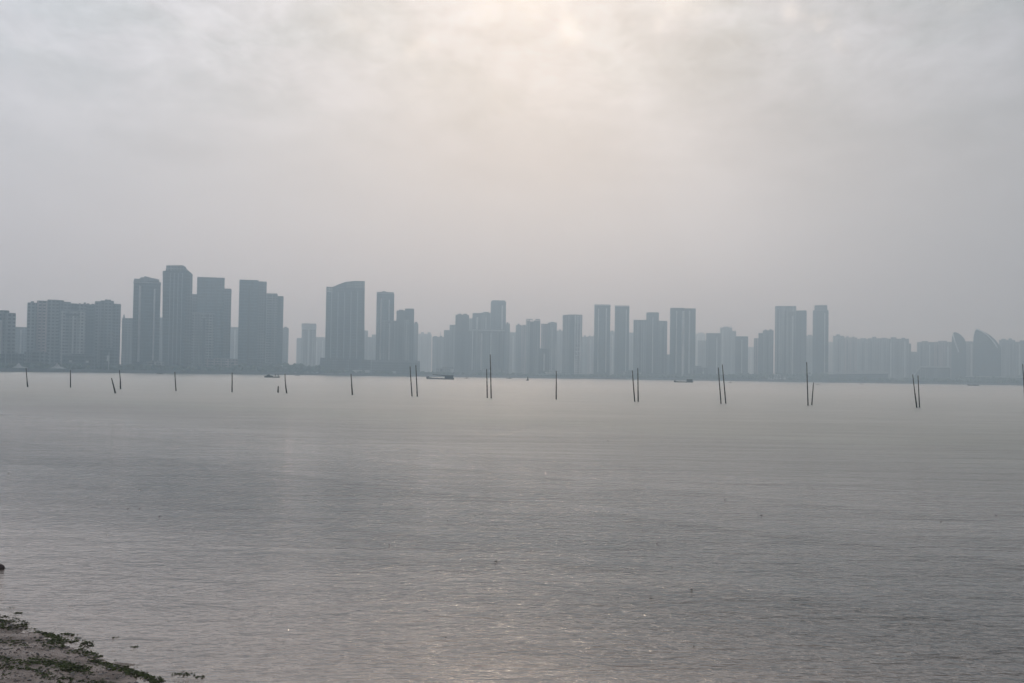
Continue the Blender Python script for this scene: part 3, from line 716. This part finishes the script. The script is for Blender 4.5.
# --- wide curved slab with podium
o = base_pt(345, 1680); r = cempty(O_, o); tag(r, 'widest slab tower with curved roof rising to the right, on a podium', 'tower', CITY)
tb = outline(r, o, 1680, [(324.6, 374.6), (364.1, 375.2), (364.8, 281.2), (356, 280.9), (346, 281.7), (342, 283), (337, 285), (332.7, 286.9), (326.4, 286.6)], 26, FAC['glass'])
outline(r, o, 1680, [(326.6, 292), (333.2, 292), (333.3, 287.4), (327, 287.2)], 1.2, FAC['pale'], 'pale_corner_panel', -1)
outline(r, o, 1680, [(346, 288), (364.4, 288), (364.5, 282.2), (347, 282.6)], 1.2, FAC['grey'], 'top_storey_band', -1)
for u_ in (331, 337.5, 344, 350.5, 357):
    xa = X_at(u_, 330, 1680) - o.x; bm = bmesh.new(); box(bm, xa - .55, xa + .55, -.7, .2, 20, Z_at(u_, 292, 1680) - o.z); build('facade_fin', bm, M_steel, r)
outline(r, o, 1650, [(318.8, 375), (370.8, 375.7), (370.8, 360), (335, 358.6), (320.5, 357.6)], 24, FAC['dark'], 'podium', -30)
for xa_, xb_ in ((340.5, 348.5), (352, 362), (364.5, 370)):
    outline(r, o, 1648, [(xa_, 372.6), (xb_, 372.7), (xb_, 370.1), (xa_, 370)], .8, M_conc, 'pale_shopfront', -33)
T(A, 'building', 'thin faint block right behind the widest curved slab', 2350, [(363, 367.7, 331, 'grey', dict(fins=1))])
T(A, 'building', 'faint stepped block between the curved slab and the crowned tower', 2500, [(367, 371.5, 337.5, 'grey', dict(fins=1)), (371.5, 377, 335, 'grey', dict(fins=1, dy=10))])
r, o = T(O_, 'tower', 'slim tall tower with a flat overhanging crown right of the widest slab', 1720, [(376, 393.6, 294, 'glass', dict(fins=3))])
outline(r, o, 1720, [(376.6, 293.2), (393.9, 293.6), (394, 292.2), (386.2, 291.8), (385.2, 291), (382.6, 291), (381.6, 291.8), (376.7, 291.9)], 18, M_roof, 'roof_crown', 2)
T(A, 'tower', 'lower front slab standing before the foot of the slim crowned tower', 1690, [(382, 396, 321, 'grey', dict(fins=3))])
T(A, 'tower', 'twin-topped tower beside the slim crowned one, higher on its right', 1730, [(396, 404.5, 311, 'grey', dict(rooms=1)), (404.5, 413.6, 309, 'dark', dict(dy=-2)), (404, 409, 320, 'pale', dict(dy=-6, fins=1))])
T(A, 'tower', 'narrow stepped block at the right flank of the twin-topped tower', 1980, [(413.2, 418, 323.8, 'grey', dict(rooms=1, fins=1))])
o = base_pt(396, 1650); r = cempty('waterfront_mall', o); tag(r, 'long dark waterfront building with a flat roof under the slim and twin-topped towers', 'building')
outline(r, o, 1650, [(371.2, 375.7), (420, 376.4), (420, 361), (371.5, 359.8)], 26, FAC['dark'], 'hall')
outline(r, o, 1649, [(381, 373.3), (396, 373.5), (396, 371.2), (381, 371)], .8, M_conc, 'pale_shopfront', -1)
outline(r, o, 1649, [(371.6, 361.6), (419.6, 362.8), (420.3, 361.2), (371, 360)], 3, M_roof, 'roof_edge', -3.5)
# --- middle group
T(A, 'tower', 'very faint pale block in the gap left of the middle group', 2900, [(418, 431.3, 334.3, 'grey', dict(rooms=2))])
r, o = T(A, 'tower', 'faint wide block with a roof antenna at the left of the middle group', 2250, [(432, 444, 337.3, 'grey', dict(rooms=2, fins=3))])
bm = bmesh.new(); q = pixc(440.7, 331.5, 2250); tube(bm, [Vector((q.x - o.x, 8, q.z - o.z - 14)), Vector((q.x - o.x, 8, q.z - o.z))], [.8, .4], 6); build('antenna', bm, M_steel, r)
T(A, 'tower', 'block with roof rising to the right, left of the square middle tower', 2000, [(443.6, 449.5, 330.5, 'grey', dict(fins=2)), (449.2, 455.3, 325.3, 'grey', dict(fins=2))])
T(A, 'tower', 'square flat-topped tower left of the tallest middle tower', 1830, [(455, 468.6, 315.2, 'dark', dict(fins=3, rooms=2))])
T(A, 'building', 'slim faint block squeezed between the square tower and its right neighbour', 2200, [(468, 473, 318.8, 'grey', dict(fins=1))])
T(A, 'tower', 'wide slab with low domed roof left beside the tallest middle tower', 1900, [(472, 481, 313.5, 'dark', dict(fins=2)), (480.6, 490.6, 313.2, 'grey', dict(fins=2, rooms=1))])
T(O_, 'tower', 'tallest tower of the middle group with chamfered top', 1950, [(490.2, 505.5, 302, 'glass', dict(fins=2)), (491.2, 504.6, 300.8, 'glass', dict(fins=1, dy=3))])
T(A, 'building', 'wide front slab with a pale roof line below the tallest middle tower', 1760, [(468.4, 504, 329.6, 'grey', dict(fins=9, cap=1.0))])
T(A, 'tower', 'narrow block right against the tallest middle tower', 1980, [(504.6, 509.6, 324, 'grey', dict(fins=1, rooms=1))])
T(A, 'building', 'low faint block in the dip right of the middle group', 2450, [(509, 516.5, 332.8, 'grey', dict(fins=2))])
T(A, 'tower', 'block with two roof steps left of the tower with open roof frames', 2050, [(515.4, 521, 325.4, 'grey', dict(fins=2, rooms=1)), (520.8, 527, 326.2, 'pink', dict(fins=2, rooms=1))])
r, o = T(A, 'tower', 'tower with open roof frames and a dark recess down its middle', 1780, [(525.9, 529.8, 321, 'pale', dict(fins=1)), (529.8, 533.2, 322, 'dark', dict(fins=1, dy=6)), (533.2, 540, 321, 'grey', dict(fins=2))])
for xa_ in (526.1, 529.2, 532, 535.6, 539.6):
    outline(r, o, 1780, [(xa_, 321.5), (xa_ + .5, 321.5), (xa_ + .5, 319.2), (xa_, 319.2)], 1.4, M_roof, 'frame_post', 4)
outline(r, o, 1780, [(526, 319.6), (532.6, 319.8), (532.6, 318.8), (526, 318.7)], 2, M_roof, 'frame_beam', 3.7)
outline(r, o, 1780, [(535.4, 319.8), (540.2, 319.9), (540.2, 318.9), (535.4, 318.8)], 2, M_roof, 'frame_beam', 3.7)
T(A, 'tower', 'flat tower in two tones, paler on the right, right of the framed roof', 1820, [(540.8, 547.6, 324.2, 'pink', dict(fins=2)), (547.6, 556.6, 323, 'pale', dict(fins=2, dy=-2, rooms=1))])
T(A, 'building', 'low dark block at the foot of the two-toned flat tower', 1700, [(538.6, 549.6, 348.8, 'dark', dict(fins=3))])
T(A, 'tower', 'faint narrow block in the gap left of the wide tower with window rows', 2400, [(556.3, 562.8, 331.3, 'grey', dict(fins=2, rooms=1))])
r, o = T(A, 'tower', 'wide tower with visible window rows and a dark stripe down its centre', 1740, [(562.4, 570, 315.4, 'pale', dict(fins=2)), (570, 574.5, 316.6, 'dark', dict(fins=1, dy=5)), (574.3, 582, 315.2, 'white', dict(fins=2))])
outline(r, o, 1740, [(562.6, 316.4), (581.8, 316.7), (581.8, 315), (576.5, 314.4), (569, 314.4), (562.8, 315)], 16, M_roof, 'roof_crown', 3)
for j in range(9):
    zz = Z_at(577, 326 + j * 4.0, 1740) - o.z
    for xa_ in (575.6, 578.4):
        xx = X_at(xa_, 340, 1740) - o.x; bm = bmesh.new(); box(bm, xx, xx + 2.0, -.3, .6, zz, zz + 2.6); build('window', bm, M_band, r)
T(A, 'building', 'faint low row of blocks left of the twin tall slim towers', 2350, [(581.6, 587.5, 337.3, 'grey', dict(fins=2, rooms=1)), (587.3, 594.6, 336.9, 'pink', dict(fins=2, rooms=2, dy=20))])
T(O_, 'tower', 'left and slightly wider of the twin tall slim towers', 1760, [(594, 610, 305, 'glass', dict(fins=3, cap=.8))])
T(A, 'building', 'faint block seen in the slot between the twin slim towers', 2400, [(609, 615.5, 332, 'grey', dict(fins=1, rooms=1))])
T(O_, 'tower', 'right and narrower of the twin tall slim towers', 1770, [(614.5, 629, 306, 'glass', dict(fins=2, cap=.8))])
T(A, 'building', 'faint sliver right of the narrower twin tower', 2500, [(628, 634, 333, 'grey', dict(fins=1))])
T(A, 'tower', 'wide tower whose narrow middle rises above two lower wings', 1740, [(633.2, 646, 320.3, 'grey', dict(fins=2)), (646, 658.6, 312.8, 'dark', dict(fins=2, dy=-2, rooms=0)), (658.4, 667, 321.3, 'grey', dict(fins=2, dy=1))])
T(A, 'building', 'low block at the foot of the gap left of the wide flat paired tower', 1900, [(665.5, 671, 355, 'grey', dict(fins=1))])
T(O_, 'tower', 'wide flat-topped pair of joined slabs with a pale seam', 1730, [(669.8, 684, 308.2, 'glass', dict(fins=2)), (683.9, 695.4, 308.8, 'dark', dict(fins=2, dy=-3)), (681.5, 684.5, 311, 'white', dict(fins=1, dy=-5, depth=3))])
# --- right of centre
T(A, 'building', 'very faint pale block just right of the wide flat paired slabs', 3200, [(695, 705.5, 334.2, 'grey', dict(fins=2, rooms=1))])
T(A, 'building', 'faint low slab left of the dark-topped block', 2300, [(697.5, 707, 341, 'grey', dict(fins=3))])
T(A, 'tower', 'dark-topped block below and left of the stepped tower with antenna', 1950, [(706, 720.6, 333.6, 'dark', dict(fins=4))])
r, o = T(A, 'tower', 'pale stepped tower with antennas, lower step on its right', 2300, [(720, 732, 328, 'grey', dict(fins=3, rooms=1)), (731.8, 736, 331.5, 'grey', dict(fins=1, dy=5))])
for xa_, ya in ((731, 325.5), (735.2, 329.5)):
    bm = bmesh.new(); q = pixc(xa_, ya, 2300); tube(bm, [Vector((q.x - o.x, 8, q.z - o.z - 9)), Vector((q.x - o.x, 8, q.z - o.z))], [.9, .5], 6); build('antenna', bm, M_steel, r)
T(A, 'tower', 'plain flat square block right of the pale stepped tower', 1850, [(735, 748, 336.8, 'dark', dict(fins=4))])
T(A, 'building', 'very faint low block in the gap right of the plain square block', 3000, [(747, 755, 347.5, 'grey', dict(fins=2))])
T(A, 'tower', 'tower climbing in three steps to the right, left of the tall joined pair', 1850, [(753.8, 758.4, 338.7, 'pink', dict(fins=1)), (758.3, 762.8, 333.5, 'dark', dict(fins=1, dy=-2)), (762.6, 773.4, 330.8, 'grey', dict(fins=3, rooms=2))])
T(O_, 'tower', 'taller left tower of the tall joined pair right of the stepped tower', 1860, [(774.8, 796, 306.4, 'pale', dict(fins=4))])
T(O_, 'tower', 'front right tower of the tall joined pair, with a notched top', 1760, [(787.8, 796.2, 312, 'grey', dict(fins=2)), (796, 806.4, 310.9, 'dark', dict(fins=2, dy=-2))])
T(A, 'building', 'faint narrow block between the joined pair and the round-shouldered tower', 2300, [(805.8, 813.6, 336.3, 'grey', dict(fins=1, rooms=1))])
o = base_pt(820.5, 1840); r = cempty(O_, o); tag(r, 'tall lone tower with shouldered top, last tall one before the low right part', 'tower', CITY)
block(r, o, 1840, 812.6, 828.4, 310.6, 'glass', fins=3)
block(r, o, 1846, 814.2, 827, 305.6, 'dark', fins=1, ybot=310.4, name='upper_storeys')
T(A, 'building', 'thin very faint block right of the shouldered tower', 2900, [(827.5, 833.6, 342.3, 'grey', dict(fins=1))])
T(A, 'tower', 'left end block of the even-height right row, with rounded roof', 2200, [(832.8, 844, 336.3, 'pale', dict(fins=3, rooms=1))])
T(A, 'tower', 'second block of the even-height right row, with two roof humps', 2260, [(844, 857, 338, 'pink', dict(fins=3, rooms=2))])
T(A, 'tower', 'third block of the even-height right row, with one small roof hump', 2220, [(857, 868, 339.5, 'pale', dict(fins=3, rooms=1))])
T(A, 'tower', 'fourth block of the even-height right row, with raised roof middle', 2190, [(868, 887.8, 338.8, 'grey', dict(fins=4, rooms=2))])
T(A, 'tower', 'fifth and darkest block closing the even-height right row', 2060, [(887.4, 909, 339.2, 'grey', dict(fins=5, rooms=2)), (908.6, 911, 344, 'dark', dict(fins=1, dy=3))])
T(A, 'building', 'low block in the dip between the right row and the next slab', 2100, [(910.6, 918, 352.3, 'grey', dict(fins=1))])
T(A, 'tower', 'wide slab with two roof humps left of the smaller sail-shaped tower', 2020, [(917, 934, 342.6, 'grey', dict(fins=4, rooms=1)), (933.6, 952.4, 342.4, 'pink', dict(fins=4, rooms=1))])
T(A, 'tower', 'slab seen between the two sail-shaped towers', 2100, [(962, 974.5, 341.8, 'grey', dict(fins=2))])
T(A, 'tower', 'slab with raised middle right of the larger sail-shaped tower', 2080, [(999, 1015, 340.4, 'grey', dict(fins=4, rooms=2)), (1014.8, 1050, 342.3, 'grey', dict(fins=6, rooms=2))])
# sail-shaped pair
def sail(label, Y, pts, rib):
    xm = sum(p_[0] for p_ in pts) / len(pts); o = base_pt(xm, Y); r = cempty('sail_tower', o); tag(r, label, 'tower', 'sail-shaped towers')
    outline(r, o, Y, pts, 24, FAC['glass'])
    path = [pixc(a_, b2, Y) - o + Vector((0, -1.2, 0)) for a_, b2 in rib]; bm = bmesh.new(); tube(bm, path, [1.3] * len(path), 6); build('sail_rib', bm, M_white, r)
    return r
sail('smaller sail-shaped tower with a pale leaning rib', 1880, [(951, 383), (966.5, 383.3), (966, 343), (964.2, 338.5), (961, 335), (957.5, 332.8), (954.6, 332), (952.8, 333.6), (951.9, 338)],
     [(953, 333.8), (954.5, 340), (956.5, 346), (958.6, 352)])
sail('larger sail-shaped tower with a curved edge sweeping down to the right', 1840, [(972.5, 383.4), (1001.5, 384), (1001, 348), (999, 344.5), (995, 339.5), (990, 335), (984, 331.6), (978, 329.3), (976.4, 328.8), (974.6, 332), (973.4, 338)],
     [(976.6, 329), (982, 331.4), (988, 335.5), (993, 341), (997.5, 347.5)])
# low waterfront buildings at the right
o = base_pt(855, 1670); r = cempty('ferry_terminal', o); tag(r, 'long low terminal with a thin pale roof below the even-height right row', 'building')
outline(r, o, 1670, [(824, 381.6), (888, 382.4), (888, 373.6), (824, 374.4)], 24, FAC['dark'], 'hall')
outline(r, o, 1668, [(820, 373.6), (852, 372.6), (888, 373), (888.4, 371.4), (860, 370.6), (840, 371.6), (820.5, 372.7)], 28, M_conc, 'roof', -3)
o = base_pt(932, 1690); r = cempty('exhibition_hall', o); tag(r, 'low wide hall with a slanted left end and pale roof edge at the right', 'building')
outline(r, o, 1690, [(911, 383), (950.5, 383.6), (950.5, 366.8), (920.5, 366.6), (915, 372)], 40, FAC['grey'], 'hall')
outline(r, o, 1688, [(919.8, 367.3), (950.8, 367.6), (950.8, 366.4), (920.3, 366.1)], 42, M_conc, 'roof_edge', -2)
outline(r, o, 1688, [(912.6, 376), (913.9, 376), (921, 367.2), (919.7, 366.6)], 3, M_conc, 'slanted_strut', -3)
o = base_pt(990, 1660); r = cempty('waterfront_building', o); tag(r, 'very long low building with pale top line below the sail-shaped towers', 'building')
outline(r, o, 1660, [(966, 383.3), (1040, 384.4), (1040, 377.6), (966, 376.6)], 22, FAC['dark'], 'hall')
outline(r, o, 1658, [(965.5, 377), (1040, 378), (1040, 376.9), (965.5, 375.9)], 24, M_conc, 'roof_edge', -2)
# low fronts elsewhere
for (xa_, xb_, yt, Y, tone, label) in ((0, 24, 354, 1650, 'dark', 'low dark waterfront block at the far left edge'), (24, 48, 352.5, 1655, 'grey', 'low block with pale roof line under the left end slab'),
                                     (62, 96, 356, 1645, 'dark', 'low dark block under the paler broad front block'), (100, 118, 350, 1650, 'dark', 'low block under the right end slab, beside a thin mast'),
                                     (146, 164, 362, 1640, 'pale', 'low pale hall in front of the tall tower with crooked roof line'), (205, 238, 359, 1650, 'pink', 'low brownish row under the broad flat-topped tower'),
                                     (248, 263, 359, 1645, 'dark', 'low dark block at the foot of the taller joined tower'), (266, 287, 367, 1640, 'pale', 'low pale houses behind the sampan'),
                                     (436, 458, 369, 1650, 'pale', 'low pale sheds behind the fishing boat with boom'), (484, 508, 370, 1645, 'pale', 'low pale hall behind the pair with the tallest pole'),
                                     (545, 560, 372, 1640, 'white', 'small pale shed at the water behind the lone pole'), (620, 645, 372, 1650, 'grey', 'low grey hall behind the pair left of the white-roofed boat'),
                                     (690, 708, 368, 1650, 'grey', 'low block right of the white-roofed boat on the shore'), (768, 786, 376.5, 1625, 'white', 'long pale low quay shed under the tall joined pair')):
    o = base_pt((xa_ + xb_) / 2, Y); r = cempty('waterfront_building', o); tag(r, label, 'building', 'low buildings along the far waterfront')
    block(r, o, Y, xa_, xb_, yt, tone, depth=16, name='hall', fins=max(1, int((xb_ - xa_) / 6)), rooms=1)
# white tents and masts on the left quay
for px, label in ((18.5, 'white pointed tent on the quay at the far left'), (57, 'white pointed tent on the quay under the joined apartment slabs')):
    base_pt(px, 1612); q = pixc(px, 371.2, 1612); q.z = 2.3; ht = Z_at(px, 362.8, 1612) - 2.3; bm = bmesh.new()
    base = [bm.verts.new((x, y, 1)) for x, y in ((-7, -4), (7, -4), (7, 4), (-7, 4))]; mid = [bm.verts.new((x, y, ht * .45)) for x, y in ((-2.2, -1.5), (2.2, -1.5), (2.2, 1.5), (-2.2, 1.5))]; ap = bm.verts.new((0, 0, ht))
    for i in range(4): bm.faces.new((base[i], base[(i + 1) % 4], mid[(i + 1) % 4], mid[i])); bm.faces.new((mid[i], mid[(i + 1) % 4], ap))
    bm.faces.new(list(reversed(base)))
    tag(build('tent', bm, M_conc, loc=q), label, 'tent', 'white tents on the far quay')
base_pt(108.6, 1608); q = pixc(108.6, 371, 1608); q.z = 2.3; bm = bmesh.new(); tube(bm, [Vector((0, 0, 0)), Vector((0, 0, Z_at(108.6, 352, 1608) - 2.3))], [.5, .35], 6)
tag(build('light_mast', bm, M_conc, loc=q), 'tall thin pale mast on the far quay at the left', 'mast')

# ------------------------------------------------------------------ haze
bm = bmesh.new(); box(bm, -3600, 3600, -320, 5400, -3.2, 200)
mh = bpy.data.materials.new('haze'); mh.use_nodes = True; mh.node_tree.nodes.clear(); n = mh.node_tree.nodes
pvn = n.new('ShaderNodeVolumePrincipled'); pvn.inputs['Density'].default_value = 0.00061; pvn.inputs['Color'].default_value = (.70, .88, 1.0, 1)
pvn.inputs['Anisotropy'].default_value = 0.6; pvn.inputs['Absorption Color'].default_value = (1, 1, 1, 1)
om = n.new('ShaderNodeOutputMaterial'); mh.node_tree.links.new(pvn.outputs[0], om.inputs['Volume'])
tag(build('haze', bm, mh), kind='stuff')
